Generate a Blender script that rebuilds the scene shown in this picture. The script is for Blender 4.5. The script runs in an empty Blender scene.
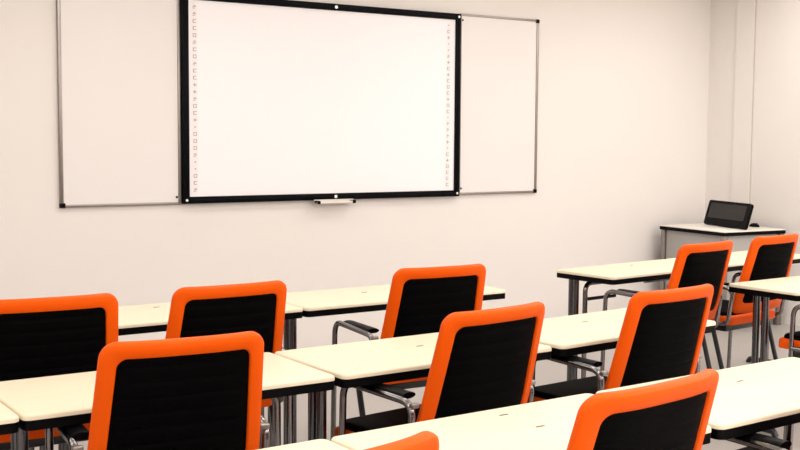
import bpy, bmesh, math, random
from mathutils import Vector, Matrix
random.seed(4)
scene = bpy.context.scene
COL = scene.collection

# ------------------------------------------------------------------ materials
def mat(name, color, rough=.5, metal=0., spec=.5, bump=0., bscale=40., var=0., vscale=6., coat=0.):
    m = bpy.data.materials.new(name); m.use_nodes = True
    nt = m.node_tree; b = nt.nodes['Principled BSDF']
    b.inputs['Base Color'].default_value = (*color, 1)
    b.inputs['Roughness'].default_value = rough
    b.inputs['Metallic'].default_value = metal
    b.inputs['Specular IOR Level'].default_value = spec
    b.inputs['Coat Weight'].default_value = coat
    tc = nt.nodes.new('ShaderNodeTexCoord')
    if var > 0:
        n = nt.nodes.new('ShaderNodeTexNoise'); n.inputs['Scale'].default_value = vscale
        n.inputs['Detail'].default_value = 4
        r = nt.nodes.new('ShaderNodeMapRange')
        r.inputs['To Min'].default_value = 1 - var; r.inputs['To Max'].default_value = 1 + var
        mx = nt.nodes.new('ShaderNodeVectorMath'); mx.operation = 'SCALE'
        mx.inputs[0].default_value = color
        nt.links.new(tc.outputs['Object'], n.inputs['Vector'])
        nt.links.new(n.outputs['Fac'], r.inputs['Value'])
        nt.links.new(r.outputs['Result'], mx.inputs['Scale'])
        nt.links.new(mx.outputs['Vector'], b.inputs['Base Color'])
    if bump > 0:
        n2 = nt.nodes.new('ShaderNodeTexNoise'); n2.inputs['Scale'].default_value = bscale
        n2.inputs['Detail'].default_value = 3
        bp = nt.nodes.new('ShaderNodeBump'); bp.inputs['Strength'].default_value = bump
        bp.inputs['Distance'].default_value = .002
        nt.links.new(tc.outputs['Object'], n2.inputs['Vector'])
        nt.links.new(n2.outputs['Fac'], bp.inputs['Height'])
        nt.links.new(bp.outputs['Normal'], b.inputs['Normal'])
    return m

M = dict(
    wall=mat('cream_paint', (.835, .792, .758), .75, spec=.2, bump=.15, bscale=160, var=.012, vscale=1.5),
    ceil=mat('ceiling_white', (.86, .80, .72), .9, spec=.2, bump=.2, bscale=90),
    floor=mat('grey_vinyl', (.44, .405, .38), .32, spec=.45, bump=.05, bscale=12, var=.05, vscale=3),
    joint=mat('grey_brown_joint', (.60, .54, .48), .8),
    orange=mat('orange_plastic', (.80, .095, .0012), .42, spec=.12, bump=.05, bscale=220),
    black_fabric=mat('black_fabric', (.0014, .0013, .0015), .60, spec=.025, bump=.4, bscale=320),
    black_plastic=mat('black_plastic', (.002, .002, .0024), .45, spec=.07),
    chrome=mat('dark_chrome_tube', (.24, .235, .24), .18, metal=1.),
    black_metal=mat('black_metal', (.008, .008, .010), .3, spec=.5),
    laminate=mat('cream_laminate', (.80, .705, .53), .45, spec=.25, bump=.03, bscale=150),
    slot=mat('grey_slot', (.16, .13, .10), .6),
    board=mat('white_gloss_board', (.93, .91, .935), .22, spec=.4),
    panel=mat('white_enamel', (.83, .795, .775), .38, spec=.35),
    alu=mat('brushed_aluminium', (.31, .28, .26), .35, metal=.9),
    frame=mat('black_anodised_frame', (.003, .003, .0045), .4, spec=.06),
    screw=mat('bright_screw', (.85, .85, .82), .3, metal=.3),
    strip=mat('pale_pink_strip', (.90, .84, .84), .3),
    tray=mat('pale_aluminium', (.75, .70, .64), .4, metal=.2),
    icon=mat('pale_violet_print', (.44, .40, .44), .5),
    deskgrey=mat('grey_desk_panel', (.42, .40, .38), .55, spec=.3, bump=.05, bscale=120),
    desktop=mat('white_desk_top', (.88, .83, .75), .4),
    screen=mat('dark_screen_glass', (.005, .004, .005), .15, spec=.35, coat=.0),
)

# ------------------------------------------------------------------ mesh helpers
def finish(name, bm, m, parent=None, smooth=True, angle=35):
    bmesh.ops.remove_doubles(bm, verts=bm.verts, dist=1e-6)
    bmesh.ops.recalc_face_normals(bm, faces=bm.faces)
    me = bpy.data.meshes.new(name); bm.to_mesh(me); bm.free()
    if smooth:
        me.polygons.foreach_set('use_smooth', [True] * len(me.polygons))
        me.set_sharp_from_angle(angle=math.radians(angle))
    me.materials.append(m)
    o = bpy.data.objects.new(name, me); COL.objects.link(o)
    if parent: o.parent = parent
    return o

def box(bm, x0, x1, y0, y1, z0, z1, bev=0., seg=2):
    r = bmesh.ops.create_cube(bm, size=1)
    vs = r['verts']
    for v in vs:
        v.co = Vector(((x0 + x1) / 2 + v.co.x * (x1 - x0), (y0 + y1) / 2 + v.co.y * (y1 - y0), (z0 + z1) / 2 + v.co.z * (z1 - z0)))
    if bev > 0:
        es = list({e for v in vs for e in v.link_edges})
        bmesh.ops.bevel(bm, geom=es, offset=bev, segments=seg, profile=.5, affect='EDGES')

def B(*a, **k):
    bm = bmesh.new(); box(bm, *a, **k); return bm

def fillet(pts, r, n=7):
    pts = [Vector(p) for p in pts]; out = [pts[0]]
    for i in range(1, len(pts) - 1):
        p = pts[i]; a = (pts[i - 1] - p); b = (pts[i + 1] - p)
        rr = r[i - 1] if isinstance(r, (list, tuple)) else r
        an = a.angle(b); t = min(rr / math.tan(an / 2), a.length * .49, b.length * .49)
        p0 = p + a.normalized() * t; p1 = p + b.normalized() * t
        for k in range(n + 1):
            s = k / n
            out.append((1 - s) ** 2 * p0 + 2 * s * (1 - s) * p + s * s * p1)
    out.append(pts[-1]); return out

def tube(bm, pts, r, seg=12, sx=1., caps=True, n0=None):
    pts = [Vector(p) for p in pts]; rings = []
    nrm = Vector(n0) if n0 else None
    for i, p in enumerate(pts):
        d = (pts[min(i + 1, len(pts) - 1)] - pts[max(i - 1, 0)]).normalized()
        if nrm is None:
            nrm = d.orthogonal().normalized()
            if abs(d.z) > .9: nrm = Vector((1, 0, 0))
        nrm = (nrm - d * nrm.dot(d)).normalized()
        bn = d.cross(nrm)
        rings.append([bm.verts.new(p + nrm * math.cos(2 * math.pi * k / seg) * r * sx + bn * math.sin(2 * math.pi * k / seg) * r) for k in range(seg)])
    for a, b in zip(rings, rings[1:]):
        for k in range(seg):
            bm.faces.new((a[k], a[(k + 1) % seg], b[(k + 1) % seg], b[k]))
    if caps:
        bm.faces.new(rings[0]); bm.faces.new(rings[-1][::-1])

def T(pts, r, **k):
    bm = bmesh.new(); tube(bm, pts, r, **k); return bm

def rrect(w0, w1, z0, z1, rt, rb, n=8, m=10):
    """rounded outline, half width w0 at z0 (bottom) and w1 at z1 (top); counter-clockwise in (s,z)"""
    def corner(cx, cz, r, a0):
        return [(cx + r * math.cos(math.radians(a0 + 90 * k / n)), cz + r * math.sin(math.radians(a0 + 90 * k / n))) for k in range(n + 1)]
    C = [corner(w1 - rt, z1 - rt, rt, 0), corner(-w1 + rt, z1 - rt, rt, 90), corner(-w0 + rb, z0 + rb, rb, 180), corner(w0 - rb, z0 + rb, rb, 270)]
    out = []
    for i in range(4):
        out += C[i]
        a = C[i][-1]; b = C[(i + 1) % 4][0]
        out += [(a[0] + (b[0] - a[0]) * k / m, a[1] + (b[1] - a[1]) * k / m) for k in range(1, m)]
    return out

def slab(outline, z0, z1, round_top=0., seg=4):
    """plan outline extruded from z0 to z1, top edge rounded"""
    bm = bmesh.new(); n = len(outline)
    cx = sum(p[0] for p in outline) / n; cy = sum(p[1] for p in outline) / n
    nrm = []
    for i in range(n):
        a = Vector(outline[i - 1]); b = Vector(outline[(i + 1) % n]); d = (b - a).normalized()
        nrm.append(Vector((d.y, -d.x)))
    rings = [(0, z0)]
    if round_top > 0:
        for k in range(seg + 1):
            a = math.pi / 2 * k / seg
            rings.append((round_top * (1 - math.cos(a)), z1 - round_top + round_top * math.sin(a)))
    else: rings.append((0, z1))
    V = []
    for ins, z in rings:
        V.append([bm.verts.new((p[0] - q.x * ins, p[1] - q.y * ins, z)) for p, q in zip(outline, nrm)])
    for a, b in zip(V, V[1:]):
        for k in range(n): bm.faces.new((a[k], a[(k + 1) % n], b[(k + 1) % n], b[k]))
    bm.faces.new(V[0][::-1]); bm.faces.new(V[-1])
    return bm

def plan_rr(x0, x1, y0, y1, r, n=6):
    out = []
    for cx, cy, a0 in ((x1 - r, y1 - r, 0), (x0 + r, y1 - r, 90), (x0 + r, y0 + r, 180), (x1 - r, y0 + r, 270)):
        out += [(cx + r * math.cos(math.radians(a0 + 90 * k / n)), cy + r * math.sin(math.radians(a0 + 90 * k / n))) for k in range(n + 1)]
    return out

def thing(name, label, cat, loc=(0, 0, 0), rz=0., group=None):
    o = bpy.data.objects.new(name, None); COL.objects.link(o)
    o.empty_display_size = .1
    o.location = loc; o.rotation_euler = (0, 0, rz)
    o['label'] = label; o['category'] = cat
    if group: o['group'] = group
    return o

def struct(name, bm, m, **k):
    o = finish(name, bm, m, smooth=False); o['kind'] = 'structure'; return o

def dup(root, loc, rz, label):
    def cp(o, par):
        c = o.copy(); COL.objects.link(c)
        if par is not None: c.parent = par
        for ch in kids.get(o.name, []): cp(ch, c)
        return c
    kids = {}
    for o in list(COL.objects):
        if o.parent: kids.setdefault(o.parent.name, []).append(o)
    c = cp(root, None)
    c.location = loc; c.rotation_euler = (0, 0, rz); c['label'] = label
    return c

# ------------------------------------------------------------------ room
WX, WY, CH = 7.383, 6.55, 2.80          # right wall, whiteboard wall, ceiling height
LX, BY = -1.8, -2.4
struct('floor', B(LX - .2, WX + .2, BY - .2, WY + .2, -.12, 0), M['floor'])
struct('ceiling', B(LX - .2, WX + .2, BY - .2, WY + .2, CH, CH + .12), M['ceil'])
struct('wall_front', B(LX - .2, WX + .2, WY, WY + .2, 0, CH), M['wall'])
struct('wall_right', B(WX, WX + .2, BY, WY, 0, CH), M['wall'])
struct('wall_left', B(LX - .2, LX, BY, WY, 0, CH), M['wall'])
struct('wall_back', B(LX, WX, BY - .2, BY, 0, CH), M['wall'])
struct('trim_1', B(WX - .014, WX, 6.085, 6.262, 0, CH), M['wall'])           # shallow pilaster by the corner
struct('trim_2', B(WX - .007, WX, 6.076, 6.0845, 0, CH), M['joint'])          # thin grey-brown joint strip beside it

# ------------------------------------------------------------------ whiteboards
def side_board(x0, x1, z0, z1, label, ends):
    t = thing('whiteboard', label, 'whiteboard', ((x0 + x1) / 2, WY, z0), 0, 'plain whiteboard panels beside the interactive board')
    w = (x1 - x0) / 2; h = z1 - z0; fw = .020; d = .024
    finish('writing_surface', B(-w + fw * .6, w - fw * .6, -.017, -.001, fw * .6, h - fw * .6), M['panel'], t)
    for a in (-w, w - fw): finish('frame_rail', B(a, a + fw, -d, -.0005, .0, h, bev=.003), M['alu'], t)
    finish('frame_rail', B(-w + fw, w - fw, -d, -.0005, 0, fw * .8, bev=.003), M['alu'], t)
    finish('frame_rail', B(-w + fw, w - fw, -d, -.0005, h - fw * .8, h, bev=.003), M['alu'], t)
    s = -w if ends < 0 else w - .028
    for z in (-.002, h - .026):
        finish('corner_cap', B(s - .002, s + .030, -d - .003, -.0005, z, z + .028, bev=.004), M['black_plastic'], t)
    q = (w - .030) if ends < 0 else (-w + .030)
    for z in (.045, h - .045):
        finish('screw', T([(q, -.016, z), (q, -.020, z)], .007), M['black_plastic'], t)
side_board(1.938, 2.683, 1.022, 2.312, 'plain cream whiteboard panel left of the large black-framed board', -1)
side_board(4.781, 5.512, 1.034, 2.318, 'plain cream whiteboard panel right of the large black-framed board', 1)

bx0, bx1, bz0, bz1 = 2.685, 4.779, 1.025, 2.312
t = thing('interactive_whiteboard', 'large white interactive board with black frame and printed icons, centre of the wall', 'whiteboard', ((bx0 + bx1) / 2, WY, bz0))
w = (bx1 - bx0) / 2; h = bz1 - bz0; fw = .043; d = .046
finish('writing_surface', B(-w + fw * .7, w - fw * .7, -.032, -.001, fw * .7, h - fw * .7), M['board'], t)
for a in (-w, w - fw):
    bm = B(a, a + fw, -d, -.0005, 0, h, bev=.004)
    box(bm, a + fw * .42, a + fw * .58, -d - .003, -d + .002, .03, h - .03, bev=.001)
    finish('frame_rail', bm, M['frame'], t)
for z in (0, h - fw):
    bm = B(-w + fw, w - fw, -d, -.0005, z, z + fw, bev=.004)
    box(bm, -w + fw, w - fw, -d - .003, -d + .002, z + fw * .42, z + fw * .58, bev=.001)
    finish('frame_rail', bm, M['frame'], t)
for x, z in ((-w + .022, .022), (w - .022, .022), (w - .022, h - .022), (-w + .022, h - .022), (.027, .022), (.027, h - .022)):
    finish('screw', T([(x, -d + .001, z), (x, -d - .005, z)], .008 if abs(x) > .1 else .011), M['screw'], t)
# printed tool icons down both edges
for side, xc in ((-1, -w + .085), (1, w - .100)):
    strip = finish('icon_strip', B(xc - .017, xc + .017, -.0322, -.0315, .06, h - .06), M['strip'], t)
    n = 27
    for k in range(n):
        bm = bmesh.new()
        z = .085 + k * (h - .17) / (n - 1)
        kind = random.choice('sbcdl')
        s = .011
        def bar(x0, x1, z0, z1): box(bm, xc + x0, xc + x1, -.0330, -.0321, z + z0, z + z1)
        if kind == 's':
            bar(-s, s, s - .004, s); bar(-s, s, -s, -s + .004); bar(-s, -s + .004, -s, s); bar(s - .004, s, -s, s)
        elif kind == 'b':
            bar(-s, s, -.002, .003); bar(-s * .6, s * .6, .006, .010); bar(-s, s * .3, -.011, -.007)
        elif kind == 'c':
            bar(-s, s, s - .004, s); bar(-s, -s + .005, -s, s); bar(-s, s, -s, -s + .004)
        elif kind == 'd':
            bar(-s * .4, s * .4, -.004, .004)
        else:
            bar(-s * 1.1, s * 1.1, -.003, .002); bar(-.003, .002, -s, s)
        finish('printed_icon', bm, M['icon'], strip, smooth=False)
bm = bmesh.new(); x0 = 3.595 - (bx0 + bx1) / 2; x1 = 3.893 - (bx0 + bx1) / 2
box(bm, x0, x1, -.085, -.0475, -.022, -.014, bev=.003); box(bm, x0, x1, -.089, -.083, -.022, -.006, bev=.002)
box(bm, x0, x1, -.0490, -.0465, -.022, .004)
tray = finish('pen_tray', bm, M['tray'], t)
for a in (x0, x1 - .028): finish('end_cap', B(a, a + .028, -.092, -.047, -.024, -.002, bev=.006), M['black_plastic'], tray)

# ------------------------------------------------------------------ tables
TD, TH = .450, .730
def table(x, y, yaw, L, label, slots=((.5, .30),), D=TD, left_bent=False, rin=.022, lx=.058, ly=(.225, .275), by=.27):
    """origin: near-left corner of the top, on the floor; x runs along the table, y towards the board wall"""
    t = thing('training_table', label, 'table', (x, y, 0), math.radians(yaw), 'narrow cream-topped training tables')
    g = .003
    top = finish('tabletop', slab(plan_rr(g, L - g, 0, D, .022), TH - .015, TH, .008), M['laminate'], t, angle=50)
    finish('edge_band', slab(plan_rr(g + .001, L - g - .001, .001, D - .001, .022), TH - .042, TH - .0152), M['black_plastic'], t)
    for sx, sy in slots:
        finish('cable_slot', B(sx * L - .014, sx * L + .014, sy - .004, sy + .004, TH - .004, TH + .0012, bev=.001), M['slot'], top)
    bm = bmesh.new()
    box(bm, .12, L - .12, .31, .38, TH - .050, TH - .0422, bev=.002)
    finish('crossbeam', bm, M['black_metal'], t)
    def foot(x):
        finish('foot', T(fillet([(x, ly[0] - .085, .0), (x, ly[0] - .07, .026), (x, D - .035, .026), (x, D - .02, .0)], .015), .016, seg=12), M['black_metal'], t)
    def bent(x0, x1, y, dz=0.):
        finish('bent_leg', T(fillet([(x0, y, TH - .068 - dz), (x1, y, TH - .068 - dz), (x1, y, .020)], .050), .0135), M['chrome'], t)
    for yy in ly:
        finish('leg', T([(lx, yy, .02), (lx, yy, TH - .043)], .0175, seg=14), M['leg'], t)
    foot(lx)
    bent(L - .34, L - rin, by); bent(L - .34, L - rin - .046, by, .024)
    foot(L - rin - .023)
    if left_bent:
        bent(.30, .095, .27)
        finish('stretcher', T([(.095, .27, .575), (.34, .27, .575)], .0095), M['black_metal'], t)
    return t
M['leg'] = mat('leg_steel', (.13, .13, .14), .22, metal=1.)

LT = .935
def left_of(x, y, yaw, L):      # start point of a table whose near-right corner is given
    a = math.radians(yaw); return x - L * math.cos(a), y - L * math.sin(a)

# row by the whiteboard
x, y = left_of(2.245, 4.135, 1, 1.0)
table(x, y, 1, 1.0, 'cream table behind the second chair from left, row nearest the whiteboard', ((.48, .34),))
x, y = left_of(x, y, 1, 1.0)
table(x, y, 1, 1.0, 'cream table at the left end of the row nearest the whiteboard')
table(2.250, 4.135, .8, 1.09, 'cream table at the right end of the row nearest the whiteboard', ((.42, .27),), rin=.13)
# middle row
x, y = left_of(1.690, 2.905, .3, LT)
table(x, y, .3, LT, 'cream table at the left end of the middle row, behind the large left orange chair')
x2, y2 = left_of(x, y, .3, LT)
table(x2, y2, .3, LT, 'cream table beyond the left edge of the middle row, mostly out of the photo')
table(1.705, 2.900, 1.8, .862, 'cream table in the centre of the middle row, dark slot at its rear edge', ((.55, .26),))
table(2.600, 2.929, 5.0, .890, 'cream table at the right end of the middle row, beside the open aisle', lx=.020, ly=(.325, .375))
# row by the camera
x, y = left_of(1.325, 1.868, 1.5, LT)
table(x, y, 1.5, LT, 'cream table at the lower left of the nearest row, only a corner showing')
table(1.330, 1.868, 1.8, .870, 'cream table in the centre foreground with two small dark slots', ((.57, .24), (.57, .38)), lx=.030, by=.36)
table(2.216, 1.895, 2.5, LT, 'cream table at the lower right corner of the photo, nearest the camera')
# right hand group
table(4.110, 4.250, 5.5, .935, 'cream table at the left end of the far right row', ((.55, .30),), D=.41, left_bent=True, ly=(.305, .335))
a = math.radians(5.5)
table(4.110 + .945 * math.cos(a), 4.250 + .945 * math.sin(a), 6.5, .935, 'cream table in the far right row, right of the first, below the corner desk', D=.41)
table(4.452, 3.372, 2.5, .935, 'cream table at the right edge with twin steel posts, before the far right row', D=.41, lx=.065)

# ------------------------------------------------------------------ chairs
ZT = .935
def edge_y(z):                       # y of the back's side edges
    q = ZT - z
    return -.300 + .243 * q + .05 * max(0., q - .30)
BOW = .052
def back_pt(s, z, depth):
    hw = .245
    k = min(1., abs(s) / hw)
    y = edge_y(z) - BOW * (1 - k ** 3)
    # depth runs towards the sitter (forward)
    slope = 3 * BOW * k * k / hw * (1 if s > 0 else -1)
    n = Vector((-slope * .9, 1, .22)).normalized()
    return Vector((s, y, z)) + n * depth

def back_frame_bm():
    out = rrect(.240, .220, .520, ZT, .042, .040)
    inn = rrect(.193, .177, .575, ZT - .042, .028, .028)
    prof = [(0.00, .004), (.03, .0005), (.10, -.001), (.55, -.004), (.86, -.003), (.955, .000), (1., .007), (1., .016), (.95, .022), (.6, .024), (.1, .022), (0., .018)]
    bm = bmesh.new(); n = len(out); R = []
    for tt, dp in prof:
        ring = []
        for a, b in zip(inn, out):
            ring.append(bm.verts.new(back_pt(a[0] + (b[0] - a[0]) * tt, a[1] + (b[1] - a[1]) * tt, dp)))
        R.append(ring)
    m = len(R)
    for i in range(m):
        a, b = R[i], R[(i + 1) % m]
        for k in range(n): bm.faces.new((a[k], a[(k + 1) % n], b[(k + 1) % n], b[k]))
    return bm

def back_panel_bm():
    """upholstered panel with horizontal channels, front and rear skins"""
    w0, w1, z0, z1, r = .197, .181, .571, ZT - .038, .030
    zs = [z0 + (z1 - z0) * k / 84 for k in range(85)]
    cols = 18; bm = bmesh.new(); F = []; Rr = []
    for z in zs:
        hw = w0 + (w1 - w0) * (z - z0) / (z1 - z0)
        e = 0.
        if z > z1 - r: e = z - (z1 - r)
        elif z < z0 + r: e = (z0 + r) - z
        hw -= r - math.sqrt(max(0, r * r - e * e))
        ph = ((z - z0) / .0425) % 1.
        ch = .0045 * (1 - abs(2 * ph - 1) ** 4)
        rowF = []; rowR = []
        for c in range(cols + 1):
            s = hw * (2 * c / cols - 1)
            ed = min(1., (1 - abs(2 * c / cols - 1)) * 5)
            rowR.append(bm.verts.new(back_pt(s, z, .0075 - ch * ed)))
            rowF.append(bm.verts.new(back_pt(s, z, .016 + (.010 + ch) * ed)))
        F.append(rowF); Rr.append(rowR)
    for G in (F, Rr):
        for a, b in zip(G, G[1:]):
            for c in range(cols): bm.faces.new((a[c], a[c + 1], b[c + 1], b[c]))
    for i in range(len(zs) - 1):
        for c in (0, cols): bm.faces.new((F[i][c], F[i + 1][c], Rr[i + 1][c], Rr[i][c]))
    for i in (0, -1):
        for c in range(cols): bm.faces.new((F[i][c], F[i][c + 1], Rr[i][c + 1], Rr[i][c]))
    return bm

def make_chair(label):
    t = thing('office_chair', label, 'chair', (0, 0, 0), 0, 'orange-framed armchairs at the tables')
    bk = finish('back_frame', back_frame_bm(), M['orange'], t, angle=50)
    finish('back_panel', back_panel_bm(), M['black_fabric'], bk, angle=50)
    # seat: orange shell, black cushion
    st = finish('seat_shell', slab(plan_rr(-.236, .236, -.195, .225, .05), .455, .500, .018), M['orange'], t, angle=50)
    finish('seat_cushion', slab(plan_rr(-.214, .214, -.160, .212, .05), .496, .520, .016), M['black_fabric'], st, angle=50)
    finish('seat_support', B(-.20, .20, -.15, .16, .412, .4555, bev=.012), M['black_metal'], t)
    for s in (-1, 1):
        x = s * .258
        arm = T(fillet([(x, .120, .466), (x, -.195, .466), (x, -.225, .661), (x, .112, .673), (x, .132, .006)], [.04, .05, .055], n=8), .0115)
        finish('arm_frame', arm, M['chrome'], t)
        xp = x - s * .026
        pad = T([(xp, -.175, .6740), (xp, -.160, .6745), (xp, .030, .6765), (xp, .045, .6755)], .0100, seg=16, sx=2.6, n0=(1, 0, 0))
        finish('arm_pad', pad, M['black_plastic'], t)
        bmk = B(s * .246 - .016, s * .246 + .012, -.010, .010, -.008, .008, bev=.004)
        br = finish('bracket', bmk, M['alu'], t); br.location = (s * .006, -.224, .655)
        finish('rear_leg', T([(s * .262, -.10, .464), (s * .258, -.235, .006)], .0125), M['black_metal'], t)
        finish('crossbar', T([(s * .02, .10 if s < 0 else -.12, .438), (s * .262, .10 if s < 0 else -.12, .462)], .010), M['black_metal'], t)
        for yy, xx in ((.132, x), (-.236, s * .258)):
            finish('glide', T([(xx, yy, 0), (xx, yy, .016)], .015), M['black_plastic'], t)
    return t

chairs = [   # back-top centre x, y, heading (clockwise), label
 (1.108, 2.692, 5.0, 'large orange-framed chair at lower left, middle row, its back fully in view'),
 (2.107, 2.682, -7.4, 'orange-framed chair in the centre of the middle row, right of the large left chair'),
 (2.910, 2.717, -4.5, 'orange-framed chair at the right end of the middle row, beside the aisle'),
 (1.645, 3.572, -1.0, 'second orange chair from the left in the row nearest the whiteboard'),
 (2.590, 3.650, 3.0, 'third orange chair from the left in the row nearest the whiteboard'),
 (1.022, 3.575, 4.0, 'leftmost orange chair of the row nearest the whiteboard'),
 (4.328, 3.828, -6.7, 'small orange chair at the far right, left one of the pair below the desk'),
 (4.985, 3.935, -7.0, 'small orange chair at the far right, right one of the pair below the desk'),
 (1.752, 1.700, -7.5, 'nearest orange chair in the foreground, lower right of centre'),
 (0.925, 1.575, -10.0, 'orange chair at the bottom edge, only the top right corner of its back showing'),
 (2.615, 1.715, -6.0, 'orange chair in the bottom right corner, mostly out of the photo'),
 (4.720, 2.985, -4.0, 'orange chair at the right edge by the twin-post table, only its arm and seat showing'),
]
proto = None
for x, y, dg, lab in chairs:
    dr = math.radians(dg)
    loc = (x + math.sin(dr) * .300, y + math.cos(dr) * .300, 0)
    if proto is None:
        proto = make_chair(lab); proto.location = loc; proto.rotation_euler = (0, 0, -dr)
    else:
        o = dup(proto, loc, -dr, lab)
        if lab.startswith('nearest'): o.scale = (1.07, 1.04, 1.0)      # a slightly larger chair

# ------------------------------------------------------------------ corner desk and what stands on it
dz = .752; DC, DS = math.cos(math.radians(5)), math.sin(math.radians(5))
t = thing('teacher_desk', 'grey panelled desk with a white black-edged top in the room corner', 'desk', (6.664 + .32 * DC + .36 * DS, 5.717 - .32 * DS + .36 * DC, 0), -math.radians(5))
w = .32; dd = .36
finish('desktop', B(-w, w, -dd, dd, dz - .008, dz, bev=.002), M['desktop'], t)
finish('edge_band', B(-w + .001, w - .001, -dd + .001, dd - .001, dz - .034, dz - .0082), M['black_plastic'], t)
for px, py in ((-w + .03, -dd + .03), (-w + .03, dd - .03), (w - .03, -dd + .03), (w - .03, dd - .03)):
    finish('leg', B(px - .022, px + .022, py - .022, py + .022, 0, dz - .0342, bev=.004), M['alu'], t)
finish('side_panel', B(-w + .026, -w + .040, -dd + .055, dd - .055, .06, dz - .036, bev=.002), M['deskgrey'], t)
finish('front_panel', B(-w + .055, w - .055, -dd + .026, -dd + .040, .06, dz - .036, bev=.002), M['deskgrey'], t)

p0 = Vector((7.085, 6.300, dz)); p1 = Vector((6.915, 5.735, dz))      # lower corners of the screen
u = (p1 - p0).normalized(); n = Vector((-u.y, u.x, 0))                # n points back, away from the viewer
if n.x < 0: n = -n
t = thing('monitor', 'dark glossy flat screen with black bezel leaning back on the corner desk', 'monitor', tuple((p0 + p1) / 2))
t.rotation_euler = (0, 0, math.atan2(u.y, u.x))
L = (p1 - p0).length / 2; hh = .194; lean = .055; s = -1 if (Matrix.Rotation(math.atan2(u.y, u.x), 3, 'Z') @ Vector((0, 1, 0))).dot(n) < 0 else 1
def sp(a, b, c):   # a along, b up the screen, c thickness (towards the back)
    k = math.hypot(hh, lean); up = Vector((0, s * lean / k, hh / k)); bk = Vector((0, s * hh / k, -lean / k))
    return Vector((a, 0, .0075)) + up * b + bk * c
def sp_box(a0, a1, b0, b1, c0, c1, r):
    k = math.hypot(hh, lean); ol = plan_rr(a0, a1, b0, b1, r)
    bm = slab(ol, c0, c1)
    for v in bm.verts: v.co = sp(v.co.x, v.co.y, v.co.z)
    return bm
HS = math.hypot(hh, lean)
body = finish('bezel', sp_box(-L, L, 0, HS, .0, .022, .022), M['black_plastic'], t)
finish('screen', sp_box(-L + .035, L - .05, .058, HS - .022, -.0012, .002, .004), M['screen'], body)
bm = bmesh.new(); box(bm, -.10, .10, s * .02 if s > 0 else -.16, .16 if s > 0 else -.02, .0005, .012, bev=.003)
finish('stand_foot', bm, M['black_plastic'], t)
bm = T([(0, s * .10, .010), sp(0, .11, .018)], .014); finish('stand_neck', bm, M['black_plastic'], t)

t = thing('computer_mouse', 'tiny dark rounded mouse on the corner desk, right of the screen', 'mouse', (7.26, 5.93, dz + .0008))
bm = bmesh.new(); bmesh.ops.create_uvsphere(bm, u_segments=20, v_segments=12, radius=1)
for v in bm.verts: v.co = Vector((v.co.x * .030, v.co.y * .048, max(0, v.co.z) * .030))
finish('body', bm, M['black_plastic'], t)
finish('scroll_wheel', T([(-.004, -.022, .027), (.004, -.022, .027)], .006), M['slot'], t)

# ------------------------------------------------------------------ lamps (ceiling troffers, all above the frame)
def area(x, y, e, sx=1.2, sy=.6):
    l = bpy.data.lights.new('ceiling_panel_light', 'AREA'); l.shape = 'RECTANGLE'; l.size = sx; l.size_y = sy
    l.energy = e; l.color = (1., .97, .94)
    o = bpy.data.objects.new('ceiling_panel_light', l); COL.objects.link(o); o.location = (x, y, CH - .02)
for yy, e in ((-1.6, 39), (.2, 30), (2.0, 20), (3.8, 14.5), (5.2, 12.5)):
    for xx in (-.2, 2.2, 4.6, 6.4):
        area(xx, yy, e * (1.3 if xx > 5 else 1.))
W = bpy.data.worlds.new('World'); scene.world = W; W.use_nodes = True
W.node_tree.nodes['Background'].inputs['Color'].default_value = (.8, .76, .7, 1)
W.node_tree.nodes['Background'].inputs['Strength'].default_value = .3

# ------------------------------------------------------------------ camera
cam = bpy.data.cameras.new('Camera'); co = bpy.data.objects.new('Camera', cam); COL.objects.link(co)
yaw, pit, rol = map(math.radians, (33.3, 4.5, .42))
fw_ = Vector((math.sin(yaw) * math.cos(pit), math.cos(yaw) * math.cos(pit), -math.sin(pit)))
rt = Vector((math.cos(yaw), -math.sin(yaw), 0)); up = rt.cross(fw_)
r2 = rt * math.cos(rol) + up * math.sin(rol); u2 = -rt * math.sin(rol) + up * math.cos(rol)
mw = Matrix(((r2.x, u2.x, -fw_.x), (r2.y, u2.y, -fw_.y), (r2.z, u2.z, -fw_.z))).to_4x4()
mw.translation = (0, 0, 1.45); co.matrix_world = mw
cam.sensor_width = 36; cam.lens = 1130 / 800 * 36; cam.clip_start = .05
scene.camera = co
vs = scene.view_settings
vs.view_transform = 'Standard'; vs.look = 'None'; vs.exposure = -0.11; vs.gamma = 1.0; vs.use_curve_mapping = False
